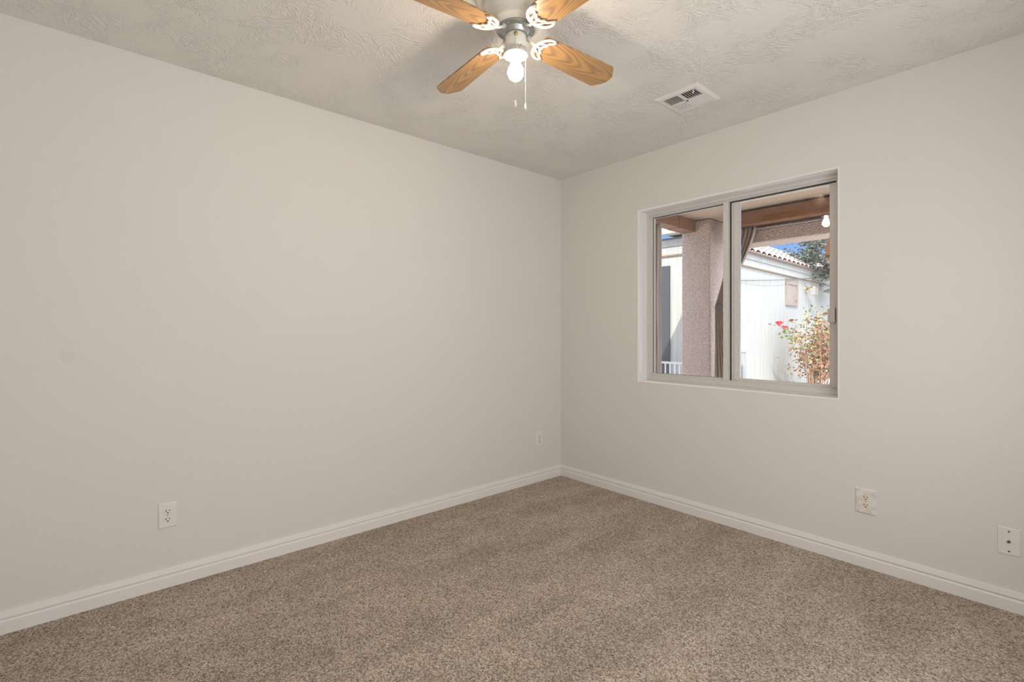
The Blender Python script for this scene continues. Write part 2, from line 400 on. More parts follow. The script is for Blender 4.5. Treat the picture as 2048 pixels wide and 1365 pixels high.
def casing(name, y0, y1, z0, z1, sill):
    m = MB(); b = .06; x0, x1 = RW-.018, RW
    m.box(x0, x1, y0-b, y0, z0-(b if sill else 0), z1+b); m.box(x0, x1, y1, y1+b, z0-(b if sill else 0), z1+b); m.box(x0, x1, y0, y1, z1, z1+b)
    if sill: m.box(x0-.01, x1, y0, y1, z0-b, z0); m.box(x0, x1, (y0+y1)/2-.02, (y0+y1)/2+.02, z0, z1)
    struct(m.build(name, M_TRIM))
casing('added_door_casing', -3.375, -2.525, 0, 2.02, False)  # made-up doorway casing on the solid wall, framing the rear fill lamp
casing('added_window_casing', -2.30, -.80, .65, 1.95, True)  # made-up window casing, no opening behind it, framing the side fill lamp

# ------------------------------------------------------------------ window
win = struct(empty('window_1', ((X0+X1)/2, .10, Z0)), 'white aluminium sliding window in the right wall')
def wpart(mb, name, m, parent=None, label=None):
    """mesh given in world coordinates, placed under the window"""
    off = Vector(win.location); par = parent or win
    mb.v = [tuple(Vector(p)-off) for p in mb.v]
    o = fix_normals(mb.build(name, m, par))
    if label: o['label'] = label
    return o
def ringbox(mb, x0, x1, z0, z1, wl, wr, wb, wt, y0, y1):
    mb.box(x0, x0+wl, y0, y1, z0, z1); mb.box(x1-wr, x1, y0, y1, z0, z1)
    mb.box(x0+wl, x1-wr, y0, y1, z0, z0+wb); mb.box(x0+wl, x1-wr, y0, y1, z1-wt, z1)
f = MB()
ringbox(f, X0, X1, Z0, Z1, .018, .020, .020, .018, .098, .160)
ringbox(f, X0+.018, X1-.020, Z0+.020, Z1-.018, .013, .012, .016, .009, .108, .160)
ringbox(f, X0+.031, 1.345, Z0+.036, Z1-.027, .006, .001, .012, .006, .118, .160)
f.box(X0+.018, X1-.03, .104, .109, Z0+.034, Z0+.0375); f.box(X0+.018, X1-.03, .104, .109, Z1-.029, Z1-.0265)
f.box(X0, X1, .094, .098, Z0+.008, Z0+.012)
wpart(f, 'window_frame', M_ALU)
wpart(MB().box(1.313, 1.346, .106, .130, Z0+.034, Z1-.024), 'meeting_stile', M_ALU)
g = MB(); ringbox(g, .790, 1.314, .884, 2.009, .004, .003, .004, .004, .124, .140)
wpart(g, 'glazing_gasket', M_GASKET_GAP, label='thin black seal around the fixed pane')
g = MB(); g.box(.794, .803, .126, .141, .888, 2.004)
wpart(g, 'glazing_bead', M_ALU)
wpart(MB().box(.795, 1.314, .134, .146, .886, 2.006), 'fixed_pane', M_GLASS)
sash = MB(); ringbox(sash, 1.353, 1.932, .872, 2.014, .049, .036, .020, .012, .136, .160)
sash.box(1.372, 1.388, .131, .136, .88, 2.006); sash.box(1.904, 1.930, .131, .136, .88, 2.006)
sa = wpart(sash, 'sliding_sash', M_ALU)
gp = MB(); a_, b_ = 1.398, 1.900      # the pane sits a little askew in its sash
for y_ in (0, .010): gp.add([(a_, .1385+y_, .890), (b_, .1465+y_, .890), (b_, .1465+y_, 2.003), (a_, .1385+y_, 2.003)], [(0, 1, 2, 3) if y_ == 0 else (3, 2, 1, 0)])
gp.f += [(0, 4, 5, 1), (1, 5, 6, 2), (2, 6, 7, 3), (3, 7, 4, 0)]; gp.sm += [False]*4
wpart(gp, 'sash_pane', M_GLASS, sa)
g = MB(); g.box(1.347, 1.353, .132, .16, .876, 2.012); g.box(1.933, 1.9385, .124, .16, .876, 2.012); g.box(1.353, 1.93, .132, .135, 2.0065, 2.012)
wpart(g, 'sash_gap_shade', M_GASKET_GAP, label='black strips for the shade in the gaps beside the sliding sash')  # solid black strips paint the shade inside the gaps
lt = MB().bbox(1.896, 1.928, .112, .131, 1.236, 1.316, .002).bbox(1.893, 1.903, .108, .131, 1.240, 1.312, .002)
wpart(lt, 'sash_latch', M_ALU, sa)

# ------------------------------------------------------------------ outlets and cable plate
def plate_mesh(w_, h_, d=.0068, b=.004):
    x, z = w_/2, h_/2; m = MB()
    rings = [[(-x, 0, -z), (x, 0, -z), (x, 0, z), (-x, 0, z)],
             [(-x, -d*.45, -z), (x, -d*.45, -z), (x, -d*.45, z), (-x, -d*.45, z)],
             [(-x+b, -d, -z+b), (x-b, -d, -z+b), (x-b, -d, z-b), (-x+b, -d, z-b)]]
    for a, c in zip(rings, rings[1:]): m.add(a+c, q4)
    m.add(rings[-1], [(0, 1, 2, 3)]); return m
def receptacle(zc):
    pts = []
    for k in range(40):
        a = 2*PI*k/40; px = .0175*math.cos(a); pz = .0175*math.sin(a)
        pts.append((px, max(-.0135, min(.0135, pz))+zc))
    n = len(pts); vs = [(p[0], -.0060, p[1]) for p in pts]+[(p[0], -.0082, p[1]) for p in pts]+[(p[0]*.95, -.0088, (p[1]-zc)*.95+zc) for p in pts]
    fs = [(k*n+i, k*n+(i+1) % n, (k+1)*n+(i+1) % n, (k+1)*n+i) for k in range(2) for i in range(n)]+[tuple(range(2*n, 3*n))]
    return MB().add(vs, fs)
def slots(zc):
    m = MB(); y0, y1 = -.0091, -.0084
    m.box(-.0078, -.0050, y0, y1, zc-.0010, zc+.0085); m.box(.0050, .0078, y0, y1, zc+.0002, zc+.0078)
    pts = [(.0030*math.cos(a), .0030*math.sin(a)) for a in [2*PI*k/14 for k in range(14)]]
    vs = [(p[0], y1, zc-.0072+p[1]) for p in pts]+[(p[0], y0, zc-.0072+p[1]) for p in pts]
    n = 14; m.add(vs, [(i, (i+1) % n, n+(i+1) % n, n+i) for i in range(n)]+[tuple(range(n, 2*n))]); return m
def screw(zc, r=.003, y0=-.006, y1=-.0080):
    n = 12; vs = []
    for yy, rr in ((y0, r), (y1, r), (y1-.0004, r*.6)):
        vs += [(rr*math.cos(2*PI*k/n), yy, zc+rr*math.sin(2*PI*k/n)) for k in range(n)]
    fs = [(k*n+i, k*n+(i+1) % n, (k+1)*n+(i+1) % n, (k+1)*n+i) for k in range(2) for i in range(n)]+[tuple(range(2*n, 3*n))]
    return MB().add(vs, fs)
def outlet(loc, rz, label, w_=.072, h_=.115, face=M_PLATE, pm=M_PLATE):
    t = tag(empty('wall_outlet', loc, rz), label, 'outlet', 'duplex outlets low on the walls')
    fix_normals(plate_mesh(w_, h_).build('cover_plate', pm, t))
    for zc in (.0195, -.0195):
        r = fix_normals(receptacle(zc).build('receptacle', face, t))
        if face is M_CREAM: r['label'] = 'cream receptacle'
        s_ = fix_normals(slots(zc).build('slots', M_SLOT, r)); s_['label'] = 'dark plug slots'
    fix_normals(screw(0).build('screw', M_STEEL, t))
    return t
outlet((0, -2.672, .333), PI/2, 'white duplex outlet on the left wall, nearest the camera, above the baseboard')
outlet((0, -.2545, .333), PI/2, 'small white duplex outlet on the left wall close to the room corner')
outlet((2.0935, 0, .331), 0, 'duplex outlet with cream sockets in an oversized scuffed plate below the window', .087, .124, M_CREAM, M_PLATE_DIRTY)
t = tag(empty('cable_plate', (2.598, 0, .2935)), 'white coaxial cable plate with two dark screws at the right end of the window wall', 'cable outlet')
fix_normals(plate_mesh(.0705, .114, .0045, .002).build('cover_plate', M_PLATE, t))
cj = screw(0, .0055, -.004, -.0105).build('connector', M_DARKSTEEL, t); fix_normals(cj); cj['label'] = 'dark round threaded connector'
for zc in (.042, -.042): fix_normals(screw(zc, .0036, -.004, -.0056).build('screw', M_DARKSTEEL, t))

# ------------------------------------------------------------------ ceiling vent
v = tag(empty('ceiling_vent', (1.416, -.527, RH), 0), 'white four-way square air vent in the ceiling near the window wall', 'vent')
m = MB(); HO, HI = .124, .092; zt, zb = 0.0, -.010
def sq(h, z): return [(-h, -h, z), (h, -h, z), (h, h, z), (-h, h, z)]
for a, b_ in ((sq(HO, zt), sq(HO, -.003)), (sq(HO, -.003), sq(HO-.014, zb)), (sq(HO-.014, zb), sq(HI, zb)), (sq(HI, zb), sq(HI, zt))): m.add(a+b_, q4)
fix_normals(m.build('frame', M_TRIM, v))
m = MB(); m.box(-HI, HI, -.006, .006, -.011, -.002); m.box(-.006, .006, -HI, HI, -.011, -.002); m.build('cross_bar', M_TRIM, v)
MB().box(-HI-.004, HI+.004, -HI-.004, HI+.004, -.0018, -.0006).build('duct_shade', M_SLOT, v)['label'] = 'black plate for the shade behind the louvers'  # flat black plate: shade of the hollow put into its colour
def louvers(x0, x1, y0, y1, along, out_):
    m = MB(); n = 7; tilt = .0016*out_
    for k in range(n):
        f0 = (k+.5)/n
        if along == 'y':
            c = x0+(x1-x0)*f0
            vs = [(c-tilt-.0012, y, -.0064) for y in (y0, y1)]+[(c+tilt-.0012, y, -.0108) for y in (y1, y0)]
            vs += [(p[0]+.0024, p[1], p[2]) for p in vs]
        else:
            c = y0+(y1-y0)*f0
            vs = [(x, c-tilt-.0012, -.0064) for x in (x0, x1)]+[(x, c+tilt-.0012, -.0108) for x in (x1, x0)]
            vs += [(p[0], p[1]+.0024, p[2]) for p in vs]
        m.add(vs, [(0, 1, 2, 3), (7, 6, 5, 4), (0, 4, 5, 1), (1, 5, 6, 2), (2, 6, 7, 3), (3, 7, 4, 0)])
    return fix_normals(m.build('louver_bank', M_TRIM, v))
louvers(.006, HI, -HI, -.006, 'y', 1); louvers(-HI, -.006, .006, HI, 'y', -1)
louvers(-HI, -.006, -HI, -.006, 'x', -1); louvers(.006, HI, .006, HI, 'x', 1)
lv = MB().tube([(.078, -.078, -.004), (.070, -.070, -.020)], .0035, 8).build('damper_lever', M_TRIM, v)

# ------------------------------------------------------------------ ceiling fan
AX, AY = 1.4005, -1.748
fan = tag(empty('ceiling_fan', (AX, AY, RH)), 'white ceiling fan with four oak blades and one lit bare bulb', 'ceiling fan')
Z = lambda z: z-RH
def ring_prof(p): return [(r, Z(z)) for r, z in p]
MB().lathe(ring_prof([(.150, 2.4395), (.150, 2.425), (.142, 2.418), (.125, 2.412), (.118, 2.404), (.114, 2.385), (.108, 2.366), (.098, 2.352), (.094, 2.346), (.094, 2.337), (.088, 2.328), (.080, 2.324), (.077, 2.3185), (.070, 2.318)]), n=56).build('motor_housing', M_WHITE, fan)
rp = MB().lathe(ring_prof([(.030, 2.320), (.073, 2.320), (.073, 2.3145), (.071, 2.3125), (.054, 2.3085), (.044, 2.295), (.030, 2.293)]), n=48, smooth=False).build('rotor_plate', M_ZINC, fan)
for k in range(8):
    a = math.radians(20+45*k)
    s_ = MB().lathe([(.0055, Z(2.3112)), (.0055, Z(2.3085)), (.0035, Z(2.3075)), (.001, Z(2.3075))], (.060*math.cos(a), .060*math.sin(a)), 10).build('screw', M_ZINC, rp)
MB().lathe(ring_prof([(.030, 2.296), (.034, 2.2955), (.038, 2.293), (.0395, 2.289), (.0395, 2.242), (.034, 2.240), (.02, 2.240), (.001, 2.240)]), n=40).build('switch_housing', M_WHITE, fan)
# glass-shade fitter: hollow cup with two beaded rims
ft = MB().lathe(ring_prof([(.020, 2.2425), (.038, 2.2425), (.0425, 2.240), (.0430, 2.226), (.0455, 2.2235), (.0455, 2.2205), (.0430, 2.2195), (.0410, 2.2225), (.0395, 2.2365), (.020, 2.239)]), n=48)
for zz in (2.2375, 2.2310):
    for k in range(30):
        a = 2*PI*(k+(.5 if zz < 2.235 else 0))/30
        ft.sphere((.0436*math.cos(a), .0436*math.sin(a), Z(zz)), .0034, 8, 5)
fo = ft.build('shade_fitter', M_IRON, fan)
for k in range(3):
    a = math.radians(-20+120*k); d = Vector((math.cos(a), math.sin(a), 0))
    MB().tube([d*.040+Vector((0, 0, Z(2.2345))), d*.053+Vector((0, 0, Z(2.2345)))], .0022, 8).build('thumb_screw', M_BRASS, fo)
MB().lathe(ring_prof([(.001, 2.240), (.0165, 2.240), (.0165, 2.228), (.0145, 2.226), (.001, 2.226)]), n=24).build('lamp_socket', M_IRON, fan)
bp = [(.0130, 2.228), (.0132, 2.216), (.0145, 2.204), (.0182, 2.193)]
for k in range(15):
    a = math.radians(52+128*k/14); bp.append((max(.0005, .0300*math.sin(a)), 2.1580+.030*math.cos(a)*(1.12 if a < PI/2 else 1.05)))
bp.sort(key=lambda q: -q[1])
MB().lathe(ring_prof(bp), n=32).build('light_bulb', M_BULB, fan)['label'] = 'lit bare bulb'
# pull chains
def chain(xy0, z0, z1, m, kn):
    c = MB().tube([(xy0[0], xy0[1], Z(z0)), (xy0[0], xy0[1], Z(z1))], .0006, 6)
    zz = z0
    while zz > z1: c.sphere((xy0[0], xy0[1], Z(zz)), .0012, 6, 4); zz -= .0034
    o = c.build('pull_chain', m, fan)
    kz = z1; MB().lathe([(.0005, Z(kz+.001)), (.0022, Z(kz-.001)), (.0040, Z(kz-.012)), (.0046, Z(kz-.018)), (.0038, Z(kz-.023)), (.0005, Z(kz-.0245))], xy0, 14).build('pull_knob', kn, o)
    return o
dx, dy = .752*.0435, -.659*.0435   # side of the switch housing that faces the camera
chain((dx-.0005, dy-.0015), 2.280, 2.033, M_CHAIN, M_CHAINW)['label'] = 'beaded metal chain hanging in front of the bulb'
chain((.028, .024), 2.235, 2.040, M_CHAINW, M_CHAINW)['label'] = 'white chain hanging beside the bulb'
MB().lathe([(.0075, 0), (.0068, .003), (.003, .005), (.001, .005)], n=14).xf(Matrix.Translation((dx*.905, dy*.905, Z(2.281))) @ Vector((.752, -.659, 0)).to_track_quat('Z', 'Y').to_matrix().to_4x4()).build('chain_grommet', M_BRASS, fan)
# blades and blade irons
def blade_outline():
    pts = []
    def arc(cx, cy, r, a0, a1, n=6):
        for k in range(n+1):
            a = math.radians(a0+(a1-a0)*k/n); pts.append((cx+r*math.cos(a), cy+r*math.sin(a)))
    L0, L1, w0, w1 = .112, .522, .054, .066
    arc(L0+.02, -w0+.02, .02, 180, 270)
    arc(L1-.05, -w1+.026, .026, 270, 318); 
    for k in range(1, 8):
        s_ = -1+2*k/8; pts.append((L1-.012*(1-0)*abs(s_)**2.4-.004*(1-s_*s_)*-1, s_*(w1-.028)))
    arc(L1-.05, w1-.026, .026, 42, 90)
    arc(L0+.02, w0-.02, .02, 90, 180)
    return pts
ZB = 2.2955
for k in range(4):
    ang = math.radians(87+90*k)
    Mx = Matrix.Rotation((0, .030, .030, .002)[k], 4, 'Y') @ Matrix.Rotation(math.radians(-11), 4, 'X')
    b_ = MB().prism(blade_outline(), .0015, .0075, .004).xf(Mx)
    o = fix_normals(b_.build('blade', M_BLADE, fan, (0, 0, Z(ZB)), ang)); o['label'] = 'oak veneer blade'
    ir = MB(); zz = -.002
    def P(x, y, z=zz): return tuple(Mx @ Vector((x, y, z)))
    outer_ = []
    for j in range(25):
        a = math.radians(90+180*j/24); outer_.append((.150+.050*math.cos(a), .0535*math.sin(a)))
    outer_ = [(.168, .0475)]+outer_+[(.168, -.0475)]
    rr = [.003]+[.0058+.0026*math.sin(PI*j/(len(outer_)-3)) for j in range(len(outer_)-2)]+[.003]
    ir.tube([P(*q) for q in outer_], rr, 10, flat=.6, up=(0, 0, 1))
    inn = [(.168, .0475), (.155, .042), (.143, .035), (.137, .026), (.139, .019), (.132, .014), (.126, .007), (.129, 0), (.126, -.007), (.132, -.014), (.139, -.019), (.137, -.026), (.143, -.035), (.155, -.042), (.168, -.0475)]
    ir.tube([P(*q) for q in inn], [.003]+[.0062]*13+[.003], 10, flat=.6, up=(0, 0, 1))
    for y in (.030, 0, -.030):
        ir.tube([P(.102, y*.35), P(.116, y*.65), P(.134, y*.9)], .0054, 8, flat=.6, up=(0, 0, 1))
    ir.tube([(.052, 0, .012), (.066, 0, .008), (.084, 0, .000), P(.104, 0)], [.010, .0085, .0075, .0065], 12, flat=.6, up=(0, 0, 1))
    ir.bbox(.046, .068, -.013, .013, .0125, .0155, .001)
    oi = ir.build('blade_iron', M_IRON, o); oi['label'] = 'white openwork bracket'

# ------------------------------------------------------------------ outside: ground, porch
struct(MB().box(-14, 14, -8, 26, -.16, -.06).build('ground', M_GROUND), 'pale concrete yard')
PC = 2.60
struct(MB().box(-.60, 3.0, .20, 3.34, PC, PC+.02).build('porch_ceiling', M_SOFFIT), 'tan stucco porch ceiling seen through the window')
struct(MB().box(-.60, 3.4, -4.2, 3.42, PC+.02, PC+.16).build('roof', M_ROOF))
w = MB(); w.box(-1.2, X0-.03, .20, .23, -.06, PC); w.box(X1+.03, 6.0, .20, .23, -.06, PC); w.box(X0-.03, X1+.03, .20, .23, Z1+.03, PC); w.box(X0-.03, X1+.03, .20, .23, -.06, Z0-.03)
struct(w.build('wall_outer', M_STUCCO), 'stucco skin of the house')
tag(MB().bbox(-.54, -.16, 2.87, 3.39, -.06, PC-.004, .012).build('porch_column', M_STUCCO), 'square pink stucco porch column outside the window', 'column', kind='thing')
hd = tag(empty('porch_header', (1.9, 3.1, 2.23)), 'tan stucco header beam above the sky, spanning the porch front', 'beam', kind='thing')
MB().box(-1.86, 1.08, -.03, .22, .17, .368).build('header_top', M_STUCCO, hd)
MB().bbox(-1.86, 1.08, -.13, .22, 0, .15, .01).build('header_band', M_STUCCO, hd)
MB().bbox(-1.86, 1.08, -.15, .22, .15, .17, .004).build('ledge', M_STUCCO, hd)
tag(MB().bbox(.06, 2.98, 2.78, 2.90, 2.415, 2.575, .008).build('timber_beam', M_TIMBER), 'orange-brown timber beam along the porch front with the tied curtain below it', 'beam', kind='thing')
tb = tag(empty('timber_beam', (-.43, 1.5, 2.455)), 'short orange-brown timber beam butting into the stucco column top', 'beam', kind='thing')
MB().bbox(-.082, .082, -1.26, .965, 0, .143, .006).build('timber', M_TIMBER, tb)
MB().bbox(-.086, .086, .975, 1.368, -.004, .145, .006).build('end_block', M_TIMBER, tb)
# curtains
def curtain(rows, ncol, folds, amp, y, thick=.006):
    """rows: (z, xl, xr) from the top down; folds run down the cloth"""
    m = MB(); vs = []; fs = []
    for z, xl, xr, am in rows:
        for c in range(ncol+1):
            u = c/ncol; ph = folds*2*PI*u
            vs.append((xl+(xr-xl)*u, y+am*(math.sin(ph)+.4*math.sin(ph*2.3+1)), z))
    for r in range(len(rows)-1):
        for c in range(ncol):
            a = r*(ncol+1)+c; fs.append((a, a+1, a+ncol+2, a+ncol+1))
    return m.add(vs, fs, True)
def solid(o, th):
    md = o.modifiers.new('thickness', 'SOLIDIFY'); md.thickness = th; md.offset = 0; return o
rows = []
for k in range(22):
    u = k/21; z = 2.43-(2.43-1.53)*u
    xr = .385-.44*(u**1.35); xl = .05-.15*u**2
    rows.append((z, xl, max(xr, xl+.09), .026*(1-u)+.020*u))
for k in range(1, 26):
    u = k/25; z = 1.53-1.50*u
    rows.append((z, -.105-.02*u, .0+.20*min(1, u*1.6)-.01, .020+.012*u))
cu = tag(empty('porch_curtain', (0, 2.90, 2.41)), 'taupe outdoor curtain tied back beside the stucco column', 'curtain')
c_ = curtain([(z-2.43, a, b_, am) for z, a, b_, am in rows], 60, 7, .03, 0)
solid(c_.build('curtain_panel', M_CURTAIN, cu), .005)
bn = MB().tube([(-.02+.075*math.cos(a), .045*math.sin(a), 1.515-2.43+.012*math.cos(a)) for a in [2*PI*k/24 for k in range(25)]], .016, 8).build('tieback', M_BAND, cu); bn['label'] = 'dark grey tieback'
rows = [(2.44-2.5*k/20-2.44, -.17, .092+.006*math.sin(k*.7), .016) for k in range(21)]
cu2 = tag(empty('porch_curtain', (-.40, 2.01, 2.44)), 'narrow straight taupe curtain hanging at the left edge of the window view', 'curtain')
solid(curtain(rows, 30, 3, .02, 0).build('curtain_panel', M_CURTAIN, cu2), .005)

# ------------------------------------------------------------------ outside: white building next door
ROT = math.atan2(.30, 7.71); ORG = Vector((-1.12, 4.15, 0))
nb = tag(empty('neighbor_building', ORG, ROT), 'white panelled outbuilding with pale tile roof edge behind the porch', 'building', kind='thing')
def L(x, y, z): return Vector((x, y, z))
fw = MB()
fw.box(-3.2, 0, 0, 10.4, -.06, 2.42)
# vertical grooves are modelled as thin battens between panels
wl = fw.build('wall', M_SIDING, nb)
MB().box(-3.2, .022, -.022, 10.4, 2.42, 2.545).build('frieze_board', M_SIDING, nb)
MB().box(-3.2, .034, -.034, 10.4, 2.550, 2.665).build('fascia_board', M_SIDING, nb)
MB().box(-3.2, .030, -.030, 10.4, 2.398, 2.42).build('drip_edge', M_SEAM, nb)['label'] = 'weathered brown edge under the boards'
MB().box(-3.2, .026, -.026, 10.4, 2.545, 2.550).build('board_seam', M_SEAM, nb)
MB().box(-3.2, .095, -.045, 10.4, 2.660, 2.688).build('eave_edge', M_CABLE, nb)
# roof of barrel tiles, from the eave up the slope
SL = .62; yb, ye = 2.2, 10.4
def roofz(x): return 2.70+(-x)*SL
m = MB(); per = .30; NY = int((ye-yb)/per)*10; NC = 4; run = 1.05
vs = []; fs = []
for c in range(NC):
    xa, xb = .07-run*c/NC, .07-run*(c+1)/NC-.03
    base_i = len(vs)
    for q, x in enumerate((xa, xb)):
        for i in range(NY+1):
            y = yb+per*i/10; hgt = .085*abs(math.sin(PI*i/10))**.6
            vs.append((x, y, roofz(x)+hgt+(.022 if q == 0 else 0)))
    for i in range(NY): fs.append((base_i+i, base_i+i+1, base_i+NY+2+i, base_i+NY+1+i))
m.add(vs, fs, False); solid(m.build('tile_roof', M_TILE, nb), .014)
m = MB()
for i in range(NY//10):
    y = yb+per*(i+.5)
    m.add([(.072, y-.15, 2.655), (.072, y+.15, 2.655), (.072, y+.10, 2.705), (.072, y, 2.722), (.072, y-.10, 2.705),
           (.05, y-.15, 2.655), (.05, y+.15, 2.655), (.05, y+.10, 2.705), (.05, y, 2.722), (.05, y-.10, 2.705)],
          [(0, 1, 2, 3, 4), (9, 8, 7, 6, 5), (0, 5, 6, 1), (1, 6, 7, 2), (2, 7, 8, 3), (3, 8, 9, 4), (4, 9, 5, 0)])
m.build('eave_tile_ends', M_TERRA, nb)['label'] = 'terracotta tile ends along the eave'
MB().box(-1.25, -.92, yb, ye, 2.69, roofz(-.92)).build('roof_core', M_TILE, nb)
MB().add([(.05, yb, 2.69), (.05, ye, 2.69), (-1.0, ye, 2.69), (-1.0, yb, 2.69), (-1.0, yb, roofz(-1.0)-.01), (-1.0, ye, roofz(-1.0)-.01)], [(0, 3, 4), (1, 5, 2), (0, 4, 5, 1), (0, 1, 2, 3), (3, 2, 5, 4)]).build('roof_slope', M_SEAM, nb)
# near end: dark screen door and pale roof overhang
dr = MB().box(-.60, -.335, -.03, .01, .0, 2.245).build('screen_door', M_DARKDOOR, nb); dr['label'] = 'tall dark screen door'
MB().box(-.62, -.595, -.045, .01, 0, 2.26).build('door_casing', M_RAIL, nb)
ov = MB()
for k in range(3):
    z0 = 2.72+.085*k
    ov.add([(-.36+.14*(-k), -.25, z0+.14*0), (.06, -.25, z0), (.06, .3, z0+.02), (-.36-.14*k, .3, z0+.02), (-.36-.14*(k+1), -.25, z0+.085), (.06, -.25, z0+.085), (.06, .3, z0+.105), (-.36-.14*(k+1), .3, z0+.105)],
           [(0, 1, 5, 4), (3, 7, 6, 2), (0, 3, 2, 1), (4, 5, 6, 7), (0, 4, 7, 3), (1, 2, 6, 5)])
fix_normals(ov.build('gable_boards', M_SIDING, nb))
# little metal railing in front of the building end
rl = tag(empty('railing', (-1.45, 3.86, -.06)), 'low white metal railing in front of the dark screen door', 'railing')
MB().box(-.9, .65, -.012, .012, .745, .775).build('top_rail', M_RAIL, rl)
MB().box(-.9, .65, -.012, .012, .06, .085).build('bottom_rail', M_RAIL, rl)
for k in range(20):
    x = -.88+.0795*k; MB().box(x-.008, x+.008, -.008, .008, (0 if k % 19 == 0 else .085), .745).build('baluster', M_RAIL, rl)
# things on the long wall
def on_wall(y): return ORG + Matrix.Rotation(ROT, 3, 'Z') @ Vector((0, y-4.15, 0))
def wall_thing(name, y, z): return empty(name, on_wall(y)+Vector((0, 0, z)), ROT)
pn = tag(wall_thing('wall_hatch', 8.93, 1.76), 'small weathered wooden hatch on the white outbuilding wall', 'hatch')
m = MB(); m.box(0, .03, -.40, -.29, 0, .585); m.box(0, .03, .33, .40, 0, .585); m.box(0, .03, -.29, .33, 0, .08); m.box(0, .03, -.29, .33, .475, .585)
m.build('surround', M_BROWNWOOD, pn)
MB().box(0, .014, -.29, .33, .08, .475).build('board', M_BROWNWOOD, pn); MB().box(.014, .024, .24, .31, .10, .14).build('latch', M_BRASS, pn)
sc_ = tag(wall_thing('wall_sconce', 9.95, 2.20), 'brass wall sconce with square glass on the white outbuilding wall', 'wall lamp')
MB().lathe([(.075, 0), (.07, .02), (.03, .045), (.001, .05)], n=20).xf(Matrix.Rotation(PI/2, 4, 'Y')).build('back_plate', M_BRASS, sc_)
MB().tube([(.03, 0, 0), (.11, .0, .028), (.18, .0, .035)], .016, 8).build('arm', M_BRASS, sc_)
MB().lathe([(.001, .055), (.05, .05), (.06, .03), (.06, .015)], (.18, 0), 16).build('cap', M_BRASS, sc_)
m = MB()
m.box(.115, .245, -.065, .065, -.15, .015); m.build('glass_box', M_LAMPGLASS, sc_)
for sx in (.115, .245):
    for sy in (-.065, .065): MB().box(sx-.005, sx+.005, sy-.005, sy+.005, -.155, .02).build('corner_bar', M_BRASS, sc_)
bl_ = tag(wall_thing('barn_lamp', 11.2, 2.12), 'white barn lamp with brown lining mounted beyond the brass sconce', 'wall lamp')
MB().tube([(0, 0, .20), (.12, 0, .26), (.22, 0, .20)], .016, 8).build('arm', M_LAMPSHADE, bl_)
sh = Matrix.Translation((.24, 0, .02)) @ Matrix.Rotation(math.radians(18), 4, 'Y')
MB().lathe([(.03, .20), (.06, .19), (.075, .12), (.15, .05), (.21, 0)], n=24).xf(sh).build('shade', M_LAMPSHADE, bl_)
MB().lathe([(.205, .0), (.145, .045), (.07, .115), (.001, .12)], n=24).xf(sh).build('shade_lining', M_LAMPIN, bl_)['label'] = 'brown inside of the shade'
bx = tag(wall_thing('junction_box', 11.75, 2.56), 'small beige box under the far eave of the outbuilding', 'box')
MB().bbox(0, .12, -.17, .17, 0, .13, .008).build('case', M_BEIGEBOX, bx); MB().box(.12, .128, -.15, .15, .02, .11).build('lid', M_BEIGEBOX, bx)
ps = tag(wall_thing('utility_post', 6.12, -.06), 'thin pale grey post standing against the white outbuilding wall', 'post')
MB().bbox(.0, .07, -.07, .07, 0, .86, .006).build('post', M_LAMPGLASS, ps); MB().box(-.0, .08, -.08, .08, .86, .875).build('cap', M_LAMPGLASS, ps)
cb_ = wall_thing('wall_cable', 5.5, 2.08)
tag(cb_, 'thin grey cable rising along the white outbuilding wall to the far eave', 'cable')
MB().tube([(.046 if k > 8 else .008+.038*k/8, 6.2*k/30, .54*k/30-.03*math.sin(PI*k/30)) for k in range(31)], .007, 6).build('wire', M_CABLE, cb_)
# hanging lantern at the window's right edge
ln = tag(empty('hanging_lantern', (1.165, 2.84, 2.19)), 'amber wooden lantern hanging under the porch beam at the window edge', 'lantern')
MB().tube([(0, 0, .225), (0, 0, -.02)], .003, 6).build('hanger', M_CABLE, ln)
MB().lathe([(.012, -.01), (.03, -.03), (.052, -.10), (.060, -.17), (.060, -.215)], n=10, smooth=False).build('hood', M_AMBER, ln)
MB().lathe([(.061, -.215), (.062, -.235), (.055, -.24)], n=20).build('band', M_CABLE, ln)['label'] = 'dark band'
MB().lathe([(.055, -.24), (.058, -.25), (.045, -.275), (.001, -.285)], n=20).build('bowl', M_AMBER, ln)

# ------------------------------------------------------------------ rose bush
def leaf_quads(m, p, size, rnd):
    d = Vector((rnd.uniform(-1, 1), rnd.uniform(-1, 1), rnd.uniform(-.7, .6))).normalized()
    s_ = d.cross(Vector((rnd.uniform(-1, 1), rnd.uniform(-1, 1), rnd.uniform(-1, 1)))).normalized()
    n = d.cross(s_)
    p = Vector(p); w_ = size*.34
    m.add([p, p+d*size*.35+s_*w_-n*size*.06, p+d*size, p+d*size*.35-s_*w_-n*size*.06, p+d*size*.45+n*size*.05], [(0, 1, 4), (1, 2, 4), (2, 3, 4), (3, 0, 4)])
rnd = random.Random(21)
rb = tag(empty('rose_bush', (-.55, 7.9, -.06)), 'rose bush with red blooms and dry orange leaves before the white outbuilding', 'shrub')
canes = []
def cane(p0, p1, bow, n=9):
    p0, p1 = Vector(p0), Vector(p1); out_ = []
    for k in range(n):
        u = k/(n-1); out_.append(p0+(p1-p0)*u+Vector(bow)*math.sin(PI*u)+Vector((rnd.uniform(-.02, .02), rnd.uniform(-.02, .02), 0)))
    canes.append(out_)
